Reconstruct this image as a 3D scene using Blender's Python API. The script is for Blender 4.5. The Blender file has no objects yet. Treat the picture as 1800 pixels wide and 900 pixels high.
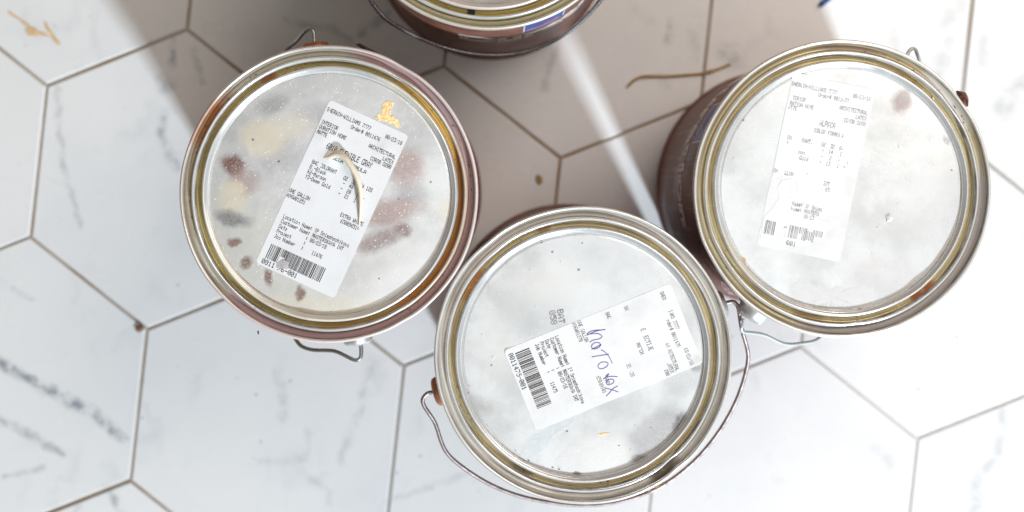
import bpy, bmesh, math, random
from mathutils import Vector, noise as mnoise
random.seed(7)
PI = math.pi
scene = bpy.context.scene
COL = scene.collection

# ------------------------------------------------------------------ camera, world, lights, exposure
CAM_H = 0.95                 # lens height above the floor
CAN_H = 0.190                # gallon can
FPX = 2371.0                 # focal length in pixels of the 1800 px wide photograph
NX, NY = 880.0, 330.0        # the point straight under the lens
cam_d = bpy.data.cameras.new('camera')
cam = bpy.data.objects.new('camera', cam_d); COL.objects.link(cam)
cam.location = (0, 0, CAM_H)
cam_d.sensor_width = 36.0
cam_d.lens = 36.0 * FPX / 1800.0
cam_d.shift_x = (900 - NX) / 1800.0
cam_d.shift_y = -(450 - NY) / 1800.0
cam_d.clip_start = 0.01; cam_d.clip_end = 60
cam_d.dof.use_dof = True
cam_d.dof.focus_distance = CAM_H - CAN_H + 0.003
cam_d.dof.aperture_fstop = 4.0
scene.camera = cam

world = bpy.data.worlds.new('World'); scene.world = world
world.use_nodes = True
bg = world.node_tree.nodes['Background']
bg.inputs[0].default_value = (1.0, 0.84, 0.68, 1)
bg.inputs[1].default_value = 0.14

def area(name, loc, target, size, power, color):
    l = bpy.data.lights.new(name, 'AREA'); l.shape = 'SQUARE'; l.size = size; l.energy = power; l.color = color
    o = bpy.data.objects.new(name, l); COL.objects.link(o)
    o.location = loc
    o.rotation_euler = (Vector(target) - Vector(loc)).to_track_quat('-Z', 'Y').to_euler()
    return o
area('window_light', (1.30, -2.48, 1.66), (0.1, 0, 0.1), 0.22, 135.0, (0.80, 0.91, 1.0))
area('overhead_fill', (0.32, -0.30, 2.3), (0.2, -0.1, 0.0), 1.45, 6.6, (0.95, 0.98, 1.0))  # unseen lamp added overhead to give the lids bright reflections
area('side_light', (0.62, 0.56, 1.12), (0.12, 0.02, 0.0), 0.7, 8.0, (1.0, 0.88, 0.79))

scene.view_settings.view_transform = 'Standard'
scene.view_settings.look = 'None'
scene.view_settings.exposure = 0.06
scene.view_settings.gamma = 1.0
scene.view_settings.use_curve_mapping = False

def U(px, py, z):
    """photograph pixel on the level plane z -> world point"""
    s = FPX / (CAM_H - z)
    return Vector(((px - NX) / s, -(py - NY) / s, z))

# ------------------------------------------------------------------ node helper
def lin(r, g, b):
    f = lambda c: (c / 255 / 12.92) if c / 255 <= 0.04045 else ((c / 255 + 0.055) / 1.055) ** 2.4
    return (f(r), f(g), f(b), 1)

class M:
    def __init__(s, name):
        s.m = bpy.data.materials.new(name); s.m.use_nodes = True
        s.t = s.m.node_tree; s.n = s.t.nodes; s.l = s.t.links
        s.p = s.n['Principled BSDF']
    def put(s, sock, v):
        if isinstance(v, bpy.types.NodeSocket): s.l.new(v, sock)
        elif v is not None:
            try: sock.default_value = v
            except TypeError: sock.default_value = (v, v, v)
    def obj(s):
        n = s.n.new('ShaderNodeTexCoord'); return n.outputs['Object']
    def pos(s):
        n = s.n.new('ShaderNodeNewGeometry'); return n.outputs['Position']
    def rnd(s):
        return s.n.new('ShaderNodeObjectInfo').outputs['Random']
    def math(s, op, a, b=None, c=None, clamp=False):
        n = s.n.new('ShaderNodeMath'); n.operation = op; n.use_clamp = clamp
        s.put(n.inputs[0], a)
        if b is not None: s.put(n.inputs[1], b)
        if c is not None: s.put(n.inputs[2], c)
        return n.outputs[0]
    def vm(s, op, a, b=None, sc=None):
        n = s.n.new('ShaderNodeVectorMath'); n.operation = op
        s.put(n.inputs[0], a)
        if b is not None: s.put(n.inputs[1], b)
        if sc is not None: s.put(n.inputs['Scale'], sc)
        return n.outputs['Value'] if op in ('LENGTH', 'DISTANCE', 'DOT_PRODUCT') else n.outputs[0]
    def noise(s, vec, scale, detail=2, rough=0.5, color=False, dist=0.0):
        n = s.n.new('ShaderNodeTexNoise'); s.put(n.inputs['Vector'], vec)
        n.inputs['Scale'].default_value = scale; n.inputs['Detail'].default_value = detail
        n.inputs['Roughness'].default_value = rough; n.inputs['Distortion'].default_value = dist
        return n.outputs['Color'] if color else n.outputs['Fac']
    def voro(s, vec, scale, feature='F1'):
        n = s.n.new('ShaderNodeTexVoronoi'); n.feature = feature
        s.put(n.inputs['Vector'], vec); n.inputs['Scale'].default_value = scale
        return n.outputs
    def ramp(s, v, a, b, lo=0.0, hi=1.0, smooth=True):
        n = s.n.new('ShaderNodeMapRange'); n.interpolation_type = 'SMOOTHSTEP' if smooth else 'LINEAR'
        s.put(n.inputs[0], v); n.inputs[1].default_value = a; n.inputs[2].default_value = b
        n.inputs[3].default_value = lo; n.inputs[4].default_value = hi
        return n.outputs[0]
    def mix(s, f, a, b, mode='MIX'):
        n = s.n.new('ShaderNodeMix'); n.data_type = 'RGBA'; n.blend_type = mode
        s.put(n.inputs[0], f); s.put(n.inputs[6], a); s.put(n.inputs[7], b)
        return n.outputs[2]
    def mixf(s, f, a, b):
        n = s.n.new('ShaderNodeMix'); n.data_type = 'FLOAT'
        s.put(n.inputs[0], f); s.put(n.inputs[2], a); s.put(n.inputs[3], b)
        return n.outputs[0]
    def warp(s, vec, scale, amount, detail=3):
        c = s.noise(vec, scale, detail, 0.6, color=True)
        c = s.vm('SUBTRACT', c, (0.5, 0.5, 0.5))
        return s.vm('ADD', vec, s.vm('SCALE', c, sc=amount))
    def seg(s, P, A, B, w):
        """1 on the segment AB, 0 at distance w"""
        A = Vector((A[0], A[1], 0)); B = Vector((B[0], B[1], 0)); BA = B - A
        pa = s.vm('SUBTRACT', P, tuple(A))
        h = s.math('ADD', s.vm('DOT_PRODUCT', pa, tuple(BA / max(BA.dot(BA), 1e-12))), 0.0, clamp=True)
        d = s.vm('LENGTH', s.vm('SUBTRACT', pa, s.vm('SCALE', tuple(BA), sc=h)))
        return s.ramp(d, 0.0, w, 1.0, 0.0)
    def blob(s, P, c, rx, ry, rot, soft):
        """soft-edged ellipse mask: 1 inside"""
        ca, sa = math.cos(rot), math.sin(rot)
        d = s.vm('SUBTRACT', P, (c[0], c[1], 0))
        x = s.vm('DOT_PRODUCT', d, (ca / rx, sa / rx, 0)); y = s.vm('DOT_PRODUCT', d, (-sa / ry, ca / ry, 0))
        r = s.math('SQRT', s.math('ADD', s.math('MULTIPLY', x, x), s.math('MULTIPLY', y, y)))
        return s.ramp(r, 1.0 - soft, 1.0 + soft, 1.0, 0.0)
    def ang(s, O, deg, half, soft, nz=None):
        """1 inside the sector of half width 'half' round direction 'deg'"""
        v = s.vm('NORMALIZE', s.vm('MULTIPLY', O, (1, 1, 0)))
        d = s.vm('DOT_PRODUCT', v, (math.cos(math.radians(deg)), math.sin(math.radians(deg)), 0))
        if nz is not None: d = s.math('ADD', d, nz)
        a, b = math.cos(math.radians(min(half + soft, 180))), math.cos(math.radians(max(half - soft, 0)))
        return s.ramp(d, a, b)
    def bump(s, h, strength, dist):
        n = s.n.new('ShaderNodeBump'); n.inputs['Strength'].default_value = strength
        n.inputs['Distance'].default_value = dist; s.put(n.inputs['Height'], h)
        s.l.new(n.outputs[0], s.p.inputs['Normal'])
    def out(s, color=None, rough=None, metal=None, **kw):
        s.put(s.p.inputs['Base Color'], color); s.put(s.p.inputs['Roughness'], rough); s.put(s.p.inputs['Metallic'], metal)
        for k, v in kw.items(): s.put(s.p.inputs[k.replace('_', ' ')], v)
        return s.m

# ------------------------------------------------------------------ mesh helpers
def link(name, bm, mats, parent=None, smooth=True, loc=None):
    me = bpy.data.meshes.new(name); bm.to_mesh(me); bm.free()
    for m in (mats if isinstance(mats, (list, tuple)) else [mats]): me.materials.append(m)
    if smooth:
        for p in me.polygons: p.use_smooth = True
    o = bpy.data.objects.new(name, me); COL.objects.link(o)
    if loc is not None: o.location = loc
    if parent is not None: o.parent = parent
    return o
def tag(o, label=None, cat=None, group=None, kind=None):
    if label: o['label'] = label
    if cat: o['category'] = cat
    if group: o['group'] = group
    if kind: o['kind'] = kind
    return o
def thing(name, loc, label, cat, group=None):
    o = bpy.data.objects.new(name, None); COL.objects.link(o); o.location = loc; o.empty_display_size = 0.02
    return tag(o, label, cat, group)

def lathe(bm, prof, N=192, wob=0.0, seed=0, mats=None, cap_in=False, cap_out=False, dents=()):
    """prof: list of (r, z); mats: material index of each band"""
    rings = []
    for r, z in prof:
        ring = []
        for k in range(N):
            a = 2 * PI * k / N
            dr = wob * (0.6 * math.sin(2 * a + seed) + 0.5 * math.sin(5 * a + 2.3 * seed) + 0.35 * math.sin(11 * a + seed * 3.1)) if wob else 0
            dz = wob * 0.8 * (math.sin(3 * a + 1.7 * seed) + 0.4 * math.sin(8 * a + seed)) if wob else 0
            k_ = min(1.0, max(0.0, (r - 0.0678) / 0.003)); dr *= k_; dz *= k_
            for da, dw, ddr, ddz in dents:
                g = math.exp(-(((a - math.radians(da) + PI) % (2 * PI) - PI) / math.radians(dw)) ** 2) * k_
                dr += ddr * g; dz += ddz * g
            ring.append(bm.verts.new(((r + dr) * math.cos(a), (r + dr) * math.sin(a), z + dz)))
        rings.append(ring)
    for i in range(len(rings) - 1):
        for k in range(N):
            f = bm.faces.new((rings[i][k], rings[i][(k + 1) % N], rings[i + 1][(k + 1) % N], rings[i + 1][k]))
            if mats: f.material_index = mats[i]
    if cap_in:
        f = bm.faces.new(rings[-1]); f.material_index = mats[-1] if mats else 0
    if cap_out:
        f = bm.faces.new(list(reversed(rings[0]))); f.material_index = mats[0] if mats else 0
    bmesh.ops.recalc_face_normals(bm, faces=bm.faces)

def catmull(pts, n=8):
    P = [Vector(p) for p in pts]
    out = []
    for i in range(len(P) - 1):
        p0 = P[max(i - 1, 0)]; p1 = P[i]; p2 = P[i + 1]; p3 = P[min(i + 2, len(P) - 1)]
        for j in range(n):
            t = j / n
            out.append(0.5 * ((2 * p1) + (p2 - p0) * t + (2 * p0 - 5 * p1 + 4 * p2 - p3) * t * t + (3 * p1 - p0 - 3 * p2 + p3) * t ** 3))
    out.append(P[-1]); return out

def tube(bm, pts, rad, K=10, flat=1.0):
    """sweep a round section along a polyline; rad is a number or a function of 0..1"""
    n = len(pts); rings = []
    T = [(pts[min(i + 1, n - 1)] - pts[max(i - 1, 0)]).normalized() for i in range(n)]
    up = Vector((0, 0, 1)) if abs(T[0].z) < 0.9 else Vector((1, 0, 0))
    nrm = (up - T[0] * up.dot(T[0])).normalized()
    for i in range(n):
        nrm = (nrm - T[i] * nrm.dot(T[i])).normalized(); bn = T[i].cross(nrm)
        r = rad(i / (n - 1)) if callable(rad) else rad
        rings.append([bm.verts.new(pts[i] + (nrm * math.cos(2 * PI * k / K) * flat + bn * math.sin(2 * PI * k / K)) * r) for k in range(K)])
    for i in range(n - 1):
        for k in range(K):
            bm.faces.new((rings[i][k], rings[i][(k + 1) % K], rings[i + 1][(k + 1) % K], rings[i + 1][k]))
    bm.faces.new(list(reversed(rings[0]))); bm.faces.new(rings[-1])

def sheet(bm, pts, z, th, jag=0.0, sub=3, seed=0):
    """thin flake: outline pts (x, y) -> a slab of thickness th with a ragged, slightly domed top"""
    rnd = random.Random(seed); P = []
    n = len(pts)
    for i in range(n):
        a = Vector(pts[i]); b = Vector(pts[(i + 1) % n])
        for j in range(sub):
            p = a.lerp(b, j / sub)
            P.append(Vector((p.x + rnd.uniform(-jag, jag), p.y + rnd.uniform(-jag, jag))))
    c = sum(P, Vector((0, 0))) / len(P)
    lo = [bm.verts.new((p.x, p.y, z)) for p in P]
    top = [bm.verts.new((p.x, p.y, z + th * 0.5)) for p in P]
    inn = [bm.verts.new(((p.x + c.x) / 2 + rnd.uniform(-jag, jag), (p.y + c.y) / 2 + rnd.uniform(-jag, jag), z + th * rnd.uniform(0.7, 1.1))) for p in P]
    cv = bm.verts.new((c.x, c.y, z + th)); m = len(P)
    for i in range(m):
        j = (i + 1) % m
        bm.faces.new((lo[i], lo[j], top[j], top[i])); bm.faces.new((top[i], top[j], inn[j], inn[i])); bm.faces.new((inn[i], inn[j], cv))

# ------------------------------------------------------------------ 5x7 thermal printer face
FONT = {}
for line in """# 147F147F14|- 0808080808|. 0060600000|/ 2010080402|0 3E5149453E|1 00427F4000|2 7249494946|3 2141494D33|4 1814127F10|5 2745454539|6 3C4A494931|7 4121110907|8 3649494936|9 464949291E|: 0036360000|A 7C1211127C|B 7F49494936|C 3E41414122|D 7F4141413E|E 7F49494941|F 7F09090901|G 3E41415173|H 7F0808087F|I 00417F4100|J 2040413F01|K 7F08142241|L 7F40404040|M 7F021C027F|N 7F0408107F|O 3E4141413E|P 7F09090906|R 7F09192946|S 2649494932|T 03017F0103|U 3F4040403F|V 1F2040201F|W 3F4038403F|X 6314081463|Y 0304780403|Z 6159494D43|a 2054547840|b 7F28444438|c 3844444428|d 384444287F|e 3854545418|f 00087E0902|g 18A4A49C78|h 7F08040478|i 00447D4000|j 2040403D00|k 7F10284400|l 00417F4000|m 7C04780478|n 7C08040478|o 3844444438|p FC18242418|r 7C08040408|s 4854545424|t 04043F4424|u 3C4040207C|v 1C2040201C""".split('|'):
    FONT[line[0]] = [int(line[2 + 2 * i:4 + 2 * i], 16) for i in range(5)]

def print_text(bm, s, u, v, cw, ch, place, drop=0.0, rnd=random):
    """dot-matrix characters: u, v = left / top in label pixels; place(u, v) -> point"""
    dx, dy = cw / 6.0, ch / 7.0
    for i, c in enumerate(s):
        g = FONT.get(c)
        if not g: continue
        for k in range(5):
            r = 0
            while r < 8:
                if g[k] >> r & 1:
                    e = r
                    while e < 8 and g[k] >> e & 1: e += 1
                    if rnd.random() >= drop:
                        u0 = u + i * cw + k * dx; u1 = u0 + dx * 1.02
                        v0 = v + r * dy; v1 = v + e * dy + dy * 0.1
                        bm.faces.new([bm.verts.new(place(a, b)) for a, b in ((u0, v1), (u1, v1), (u1, v0), (u0, v0))])
                    r = e
                else: r += 1

# ------------------------------------------------------------------ the floor: grout bed and hexagonal marble tiles
E1 = Vector((246.5, -98)); E3 = Vector((205, 162)); E2 = Vector((-29, 266))    # tile edges as measured
ORG = Vector((82, 150))
FS = FPX / CAM_H
def F2(px, py): p = U(px, py, 0); return (p.x, p.y)

def marble():
    m = M('marble_tile'); P = m.pos(); r = m.rnd()
    W1 = m.warp(P, 45, 0.010, 4)
    off = m.vm('ADD', W1, m.vm('SCALE', (7.3, 3.1, 0.0), sc=r))
    # broad clouding + thin random veins, different in each tile
    cloud = m.ramp(m.noise(off, 11, 5, 0.6), 0.42, 0.75)
    n1 = m.noise(m.vm('MULTIPLY', off, (1.0, 0.55, 1)), 9, 4, 0.55)
    ridge = m.math('ABSOLUTE', m.math('SUBTRACT', n1, 0.5))
    vein = m.math('MULTIPLY', m.ramp(ridge, 0.0, 0.035, 1.0, 0.0), m.ramp(m.noise(off, 16, 3), 0.50, 0.72))
    n2 = m.noise(m.vm('ADD', off, (4, 2, 0)), 21, 3, 0.5)
    vein2 = m.math('MULTIPLY', m.ramp(m.math('ABSOLUTE', m.math('SUBTRACT', n2, 0.5)), 0.0, 0.022, 1.0, 0.0), m.ramp(m.noise(off, 23, 2), 0.55, 0.76))
    # the veins that can be made out one by one
    V = [([(-20, 628), (40, 662), (95, 693), (165, 726), (215, 770)], 9, .75), ([(0, 735), (50, 765), (112, 800)], 7, .5), ([(10, 838), (75, 824)], 6, .4),
         ([(98, 158), (102, 220), (116, 300), (142, 400)], 6, .40), ([(291, 213), (284, 240), (296, 268), (308, 295)], 8, .55),
         ([(302, 68), (304, 116)], 6, .55), ([(338, 88), (356, 145)], 6, .45), ([(286, 142), (292, 152)], 12, .5), ([(190, 856), (213, 900)], 7, .55), ([(136, 885), (132, 910)], 6, .3),
         ([(487, 650), (493, 694), (503, 717), (495, 737)], 9, .32), ([(657, 636), (633, 706), (624, 740), (604, 810)], 7, .30), ([(541, 750), (538, 808), (455, 815)], 7, .22), ([(552, 842), (580, 866), (577, 905)], 6, .28),
         ([(685, 882), (760, 851), (820, 835)], 6, .28), ([(1182, 42), (1177, 72)], 7, .5), ([(1217, 60), (1223, 100)], 8, .28), ([(1272, 88), (1294, 108)], 14, .4), ([(1110, 8), (1145, 38)], 7, .22),
         ([(1640, 150), (1652, 100), (1668, 40), (1690, 10)], 14, .30), ([(1732, 70), (1726, 110)], 10, .28), ([(1765, 190), (1790, 150), (1830, 130)], 16, .38), ([(1580, 60), (1572, 110)], 8, .18),
         ([(1760, 725), (1752, 800), (1717, 850), (1714, 905)], 10, .32), ([(1536, 790), (1562, 812), (1566, 838)], 9, .22), ([(1600, 270), (1650, 330)], 6, .1),
         ([(680, 28), (634, 62)], 8, .5), ([(981, 66), (957, 155)], 8, .4), ([(505, 30), (545, 44), (582, 51), (618, 78)], 7, .4), ([(1160, 138), (1172, 152)], 8, .3),
         ([(20, 505), (60, 525)], 5, .3), ([(1330, 655), (1334, 690)], 8, .14)]
    W2 = m.warp(m.warp(P, 30, 0.011, 3), 120, 0.0055, 4)
    W2 = m.vm('MULTIPLY', W2, (1, 1, 0))
    acc = None
    for pts, w, st in V:
        for a, b in zip(pts[:-1], pts[1:]):
            g = m.math('MULTIPLY', m.seg(W2, F2(*a), F2(*b), 1.9 * w / FS), st)
            acc = g if acc is None else m.math('MAXIMUM', acc, g)
    acc = m.math('MULTIPLY', acc, m.ramp(m.noise(P, 85, 3, 0.6), 0.30, 0.62, 0.22, 1.15))
    acc = m.math('POWER', acc, 1.35)
    # fainter halo round the veins
    base = m.mix(m.math('MULTIPLY', cloud, 0.22), (0.80, 0.80, 0.795, 1), (0.60, 0.63, 0.665, 1))
    base = m.mix(m.math('MULTIPLY', vein, 0.24), base, (0.38, 0.42, 0.47, 1))
    base = m.mix(m.math('MULTIPLY', vein2, 0.16), base, (0.38, 0.41, 0.46, 1))
    base = m.mix(acc, base, (0.16, 0.19, 0.235, 1))
    # tan scuffs and dust, sparse
    ts = m.math('MULTIPLY', m.ramp(m.noise(P, 60, 3, 0.6), 0.70, 0.78), m.ramp(m.noise(P, 6, 2), 0.5, 0.62))
    base = m.mix(m.math('MULTIPLY', ts, 0.35), base, (0.55, 0.42, 0.28, 1))
    spots = m.math('LESS_THAN', m.voro(P, 55)[0], 0.07)
    base = m.mix(m.math('MULTIPLY', spots, m.ramp(m.noise(P, 17, 2), 0.5, 0.6, 0, 0.4)), base, (0.33, 0.27, 0.2, 1))
    rough = m.ramp(m.noise(P, 30, 4), 0.3, 0.7, 0.24, 0.38)
    m.bump(m.noise(P, 90, 3), 0.04, 0.002)
    return m.out(base, rough, 0.0, IOR=1.45)

def grout():
    m = M('grout'); P = m.pos()
    n = m.noise(P, 14, 4, 0.6); f = m.noise(P, 900, 3, 0.7)
    c = m.mix(m.ramp(n, 0.36, 0.6), (0.32, 0.22, 0.13, 1), (0.44, 0.39, 0.33, 1))
    # paler grout towards the near right of the floor
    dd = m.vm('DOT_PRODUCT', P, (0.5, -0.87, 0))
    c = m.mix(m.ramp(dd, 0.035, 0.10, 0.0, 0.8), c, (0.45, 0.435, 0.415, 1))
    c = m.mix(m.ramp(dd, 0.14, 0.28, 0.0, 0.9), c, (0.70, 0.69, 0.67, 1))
    c = m.mix(m.ramp(f, 0.45, 0.7, 0, 0.4), c, (0.16, 0.12, 0.08, 1))
    m.bump(f, 0.4, 0.0006)
    return m.out(c, 0.9, 0.0)
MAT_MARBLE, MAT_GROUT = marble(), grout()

bm = bmesh.new()
vs = [bm.verts.new((x, y, z)) for z in (-0.02, -0.0011) for x, y in ((-1.3, -1.3), (1.3, -1.3), (1.3, 1.3), (-1.3, 1.3))]
for q in ((3, 2, 1, 0), (4, 5, 6, 7), (0, 1, 5, 4), (1, 2, 6, 5), (2, 3, 7, 6), (3, 0, 4, 7)): bm.faces.new([vs[i] for i in q])
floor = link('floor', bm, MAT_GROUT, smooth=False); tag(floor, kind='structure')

def hex_mesh(gap=2.6):
    """one tile: the measured hexagon drawn in by half a joint, with an eased edge"""
    c = (E1 + E3 + E2) * 0.5          # from the top-left corner to the centre
    corners = [Vector((0, 0)), E2, E2 + E3, E2 + E3 + E1, E1 + E3, E1]
    pts = [(p - c) for p in corners]
    bm = bmesh.new()
    def ring(inset, z):
        r = []
        for p in pts:
            q = p * (1 - inset / (p.length * math.cos(math.radians(30))))
            r.append(bm.verts.new((q.x / FS, -q.y / FS, z)))
        return r
    R = [ring(gap, -0.008), ring(gap, -0.0009), ring(gap + 0.5, -0.0004), ring(gap + 1.4, -0.00008), ring(gap + 2.6, 0.0)]
    for a, b in zip(R[:-1], R[1:]):
        for k in range(6): bm.faces.new((a[k], a[(k + 1) % 6], b[(k + 1) % 6], b[k]))
    bm.faces.new(R[-1])
    bmesh.ops.recalc_face_normals(bm, faces=bm.faces)
    me = bpy.data.meshes.new('tile'); bm.to_mesh(me); bm.free(); me.materials.append(MAT_MARBLE)
    return me
TILE = hex_mesh()
T1, T2 = E1 + E3, E2 + E3
rt = random.Random(3)
for i in range(-4, 8):
    for j in range(-4, 6):
        c = ORG + T1 * i + T2 * j + (E1 + E3 + E2) * 0.5
        if not (-650 < c.x < 2450 and -650 < c.y < 1550): continue
        o = bpy.data.objects.new('tile', TILE); COL.objects.link(o); o.parent = floor
        o.location = ((c.x - NX) / FS + rt.uniform(-.0003, .0003), -(c.y - NY) / FS + rt.uniform(-.0003, .0003), rt.uniform(-.0002, .0002))
        o.rotation_euler = (rt.uniform(-.0012, .0012), rt.uniform(-.0012, .0012), rt.uniform(-.002, .002))

# ------------------------------------------------------------------ can materials
RUST = (0.32, 0.095, 0.018, 1); GOLD = (0.50, 0.36, 0.13, 1); MAUVE = (0.43, 0.285, 0.28, 1)
def ring_metal(name, color, rough, stains=(), metal=0.55, dirt=0.35, seed=0.0, crease_shade=((75.9, .45, .85), (78.45, .35, .7), (81.9, .45, .75), (72.8, .3, .6), (68.6, .5, .55), (74.3, .25, .4))):
    """lacquered tin: concentric drawing lines, dirt specks, shade painted into the creases, and stains = (deg, half, soft, colour, strength)"""
    m = M(name); O = m.obj(); S = m.vm('ADD', O, (seed, seed * 0.7, 0))
    rr = m.vm('LENGTH', m.vm('MULTIPLY', O, (1, 1, 0)))
    lines = m.noise(m.vm('MULTIPLY', m.vm('NORMALIZE', m.vm('MULTIPLY', O, (1, 1, 0))), (0.02, 0.02, 0)), 1.0, 0) if False else None
    comb = m.n.new('ShaderNodeCombineXYZ'); m.l.new(rr, comb.inputs[0])
    line = m.noise(m.vm('ADD', comb.outputs[0], m.vm('SCALE', O, sc=0.02)), 1500, 2)
    patch = m.noise(S, 38, 4, 0.6)
    c = m.mix(m.ramp(patch, 0.35, 0.7, 0.0, 0.45), color, tuple(0.6 * x for x in color[:3]) + (1,))
    c = m.mix(m.ramp(line, 0.3, 0.7, 0.0, 0.35), c, tuple(0.62 * x for x in color[:3]) + (1,))
    met = metal; ro = m.ramp(patch, 0.3, 0.7, rough * 0.8, rough * 1.3)
    for deg, half, soft, col, st in stains:
        nz = m.math('MULTIPLY', m.math('SUBTRACT', m.noise(S, 120, 5, 0.7), 0.5), min(0.35, 2.2 * (1 - math.cos(math.radians(half)))))
        g = m.math('MULTIPLY', m.ang(O, deg, half, soft, nz), st)
        g = m.math('MULTIPLY', g, m.ramp(m.noise(m.vm('ADD', S, (deg * .01, 0, 0)), 160, 4, 0.7), 0.28, 0.5, 0.6, 1.0)) if st < 1 else g
        c = m.mix(g, c, col); met = m.mixf(g, met, 0.05); ro = m.mixf(g, ro, 0.55)
    sp = m.math('MULTIPLY', m.ramp(m.noise(S, 700, 3, 0.6), 0.66, 0.72), m.ramp(m.noise(S, 55, 3), 0.45, 0.62, 0.0, dirt * 2))
    c = m.mix(sp, c, (0.07, 0.045, 0.02, 1)); met = m.mixf(sp, met, 0.0); ro = m.mixf(sp, ro, 0.8)
    gn = m.ramp(m.noise(S, 48, 4, 0.65), 0.32, 0.62, 0.25, 1.0)
    for r0, w, st in crease_shade:  # shade of the creases painted in as broken dark rings
        g = m.math('MULTIPLY', m.ramp(m.math('ABSOLUTE', m.math('SUBTRACT', rr, r0 / 1000)), w * .3e-3, w * 1e-3, st, 0.0), gn)
        c = m.mix(g, c, (0.075, 0.055, 0.030, 1)); met = m.mixf(g, met, 0.0); ro = m.mixf(g, ro, 0.8)
    m.bump(m.math('ADD', m.math('MULTIPLY', line, 0.4), m.noise(S, 160, 3)), 0.10, 0.0012)
    return m.out(c, ro, met)

def panel_metal(name, color, rough, blobs, dust, seed, metal=0.36, scratches=True):
    """the flat of the lid: dulled tin with painted-in reflections and dried paint stains; blobs = (x, y, rx, ry, rot, soft, colour, strength)"""
    m = M(name); O = m.obj(); S = m.vm('ADD', O, (seed, seed * 1.7, 0))
    big = m.noise(S, 22, 5, 0.6)
    c = m.mix(m.ramp(big, 0.38, 0.64, 0.0, 0.7), color, tuple(0.68 * x for x in color[:3]) + (1,))
    c = m.mix(m.ramp(m.noise(S, 70, 4, 0.65), 0.5, 0.75, 0.0, 0.3), c, tuple(min(1, 1.15 * x) for x in color[:3]) + (1,))
    W = m.vm('MULTIPLY', m.warp(m.warp(O, 60, 0.007, 3), 260, 0.0030, 3), (1, 1, 0))
    met = metal; ro = m.ramp(big, 0.3, 0.7, rough * 0.85, rough * 1.2)
    gr = m.ramp(m.noise(S, 900, 2, 0.6), 0.3, 0.62, 0.72, 1.0)
    for x, y, rx, ry, rot, soft, col, st in blobs:
        g = m.math('MULTIPLY', m.math('MULTIPLY', m.blob(W, (x, y), rx, ry, rot, soft), st), gr)
        c = m.mix(g, c, col); met = m.mixf(g, met, 0.15)
    if scratches:
        sc = m.noise(m.vm('MULTIPLY', S, (1, 0.06, 1)), 800, 2); sc2 = m.noise(m.vm('MULTIPLY', S, (0.08, 1, 1)), 700, 2)
        s_ = m.math('MULTIPLY', m.ramp(m.math('MAXIMUM', sc, sc2), 0.70, 0.78), m.ramp(m.noise(S, 45, 2), 0.5, 0.65, 0, 0.5))
        c = m.mix(s_, c, (0.85, 0.86, 0.86, 1))
    v = m.voro(S, 420); v2 = m.voro(S, 900)
    d = m.math('MULTIPLY', m.math('LESS_THAN', v[0], 0.16), m.ramp(m.noise(S, 210, 2), 0.5, 0.55))
    d2 = m.math('MULTIPLY', m.math('LESS_THAN', v2[0], 0.2), m.ramp(m.noise(S, 330, 2), 0.52, 0.58))
    dd = m.math('MULTIPLY', m.math('MAXIMUM', d, d2), m.math('MULTIPLY', m.ramp(m.noise(S, 30, 3), 0.4, 0.6, 0.25, 1.0), dust))
    c = m.mix(dd, c, (0.90, 0.88, 0.83, 1)); met = m.mixf(dd, met, 0.0)
    dk = m.math('MULTIPLY', m.math('LESS_THAN', m.voro(m.vm('ADD', S, (3, 3, 0)), 95)[0], 0.07), m.ramp(m.noise(S, 40, 2), 0.52, 0.58, 0, 0.7))
    c = m.mix(dk, c, (0.10, 0.07, 0.05, 1))
    m.bump(m.math('ADD', m.math('ADD', m.noise(S, 26, 3, 0.5, dist=0.6), m.math('MULTIPLY', m.noise(S, 140, 3), 0.18)), m.math('MULTIPLY', dd, 0.05)), 0.13, 0.004)
    return m.out(c, ro, met)

def body_mat(name, streak):
    m = M(name); O = m.obj()
    st = m.noise(m.vm('MULTIPLY', O, (1, 1, 0.03)), 420, 3, 0.6)
    n = m.noise(O, 45, 4, 0.6)
    c = m.mix(m.ramp(n, 0.35, 0.7), (0.17, 0.064, 0.042, 1), (0.28, 0.12, 0.085, 1))
    c = m.mix(m.math('MULTIPLY', m.ramp(st, 0.52, 0.72), streak), c, (0.34, 0.29, 0.28, 1))
    m.bump(m.noise(O, 260, 3), 0.08, 0.001)
    return m.out(c, m.ramp(n, 0.3, 0.7, 0.38, 0.55), 0.0, Specular_IOR_Level=0.35)

def simple(name, color, rough, metal=0.0, vary=0.35, scale=200, dark=0.5, bump=0.15):
    m = M(name); O = m.obj(); n = m.noise(O, scale, 4, 0.65)
    c = m.mix(m.ramp(n, 0.35, 0.7, 0.0, vary * 2), color, tuple(dark * x for x in color[:3]) + (1,))
    m.bump(n, bump, 0.0006)
    return m.out(c, m.ramp(n, 0.3, 0.7, rough * 0.85, min(1, rough * 1.2)), metal)

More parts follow.
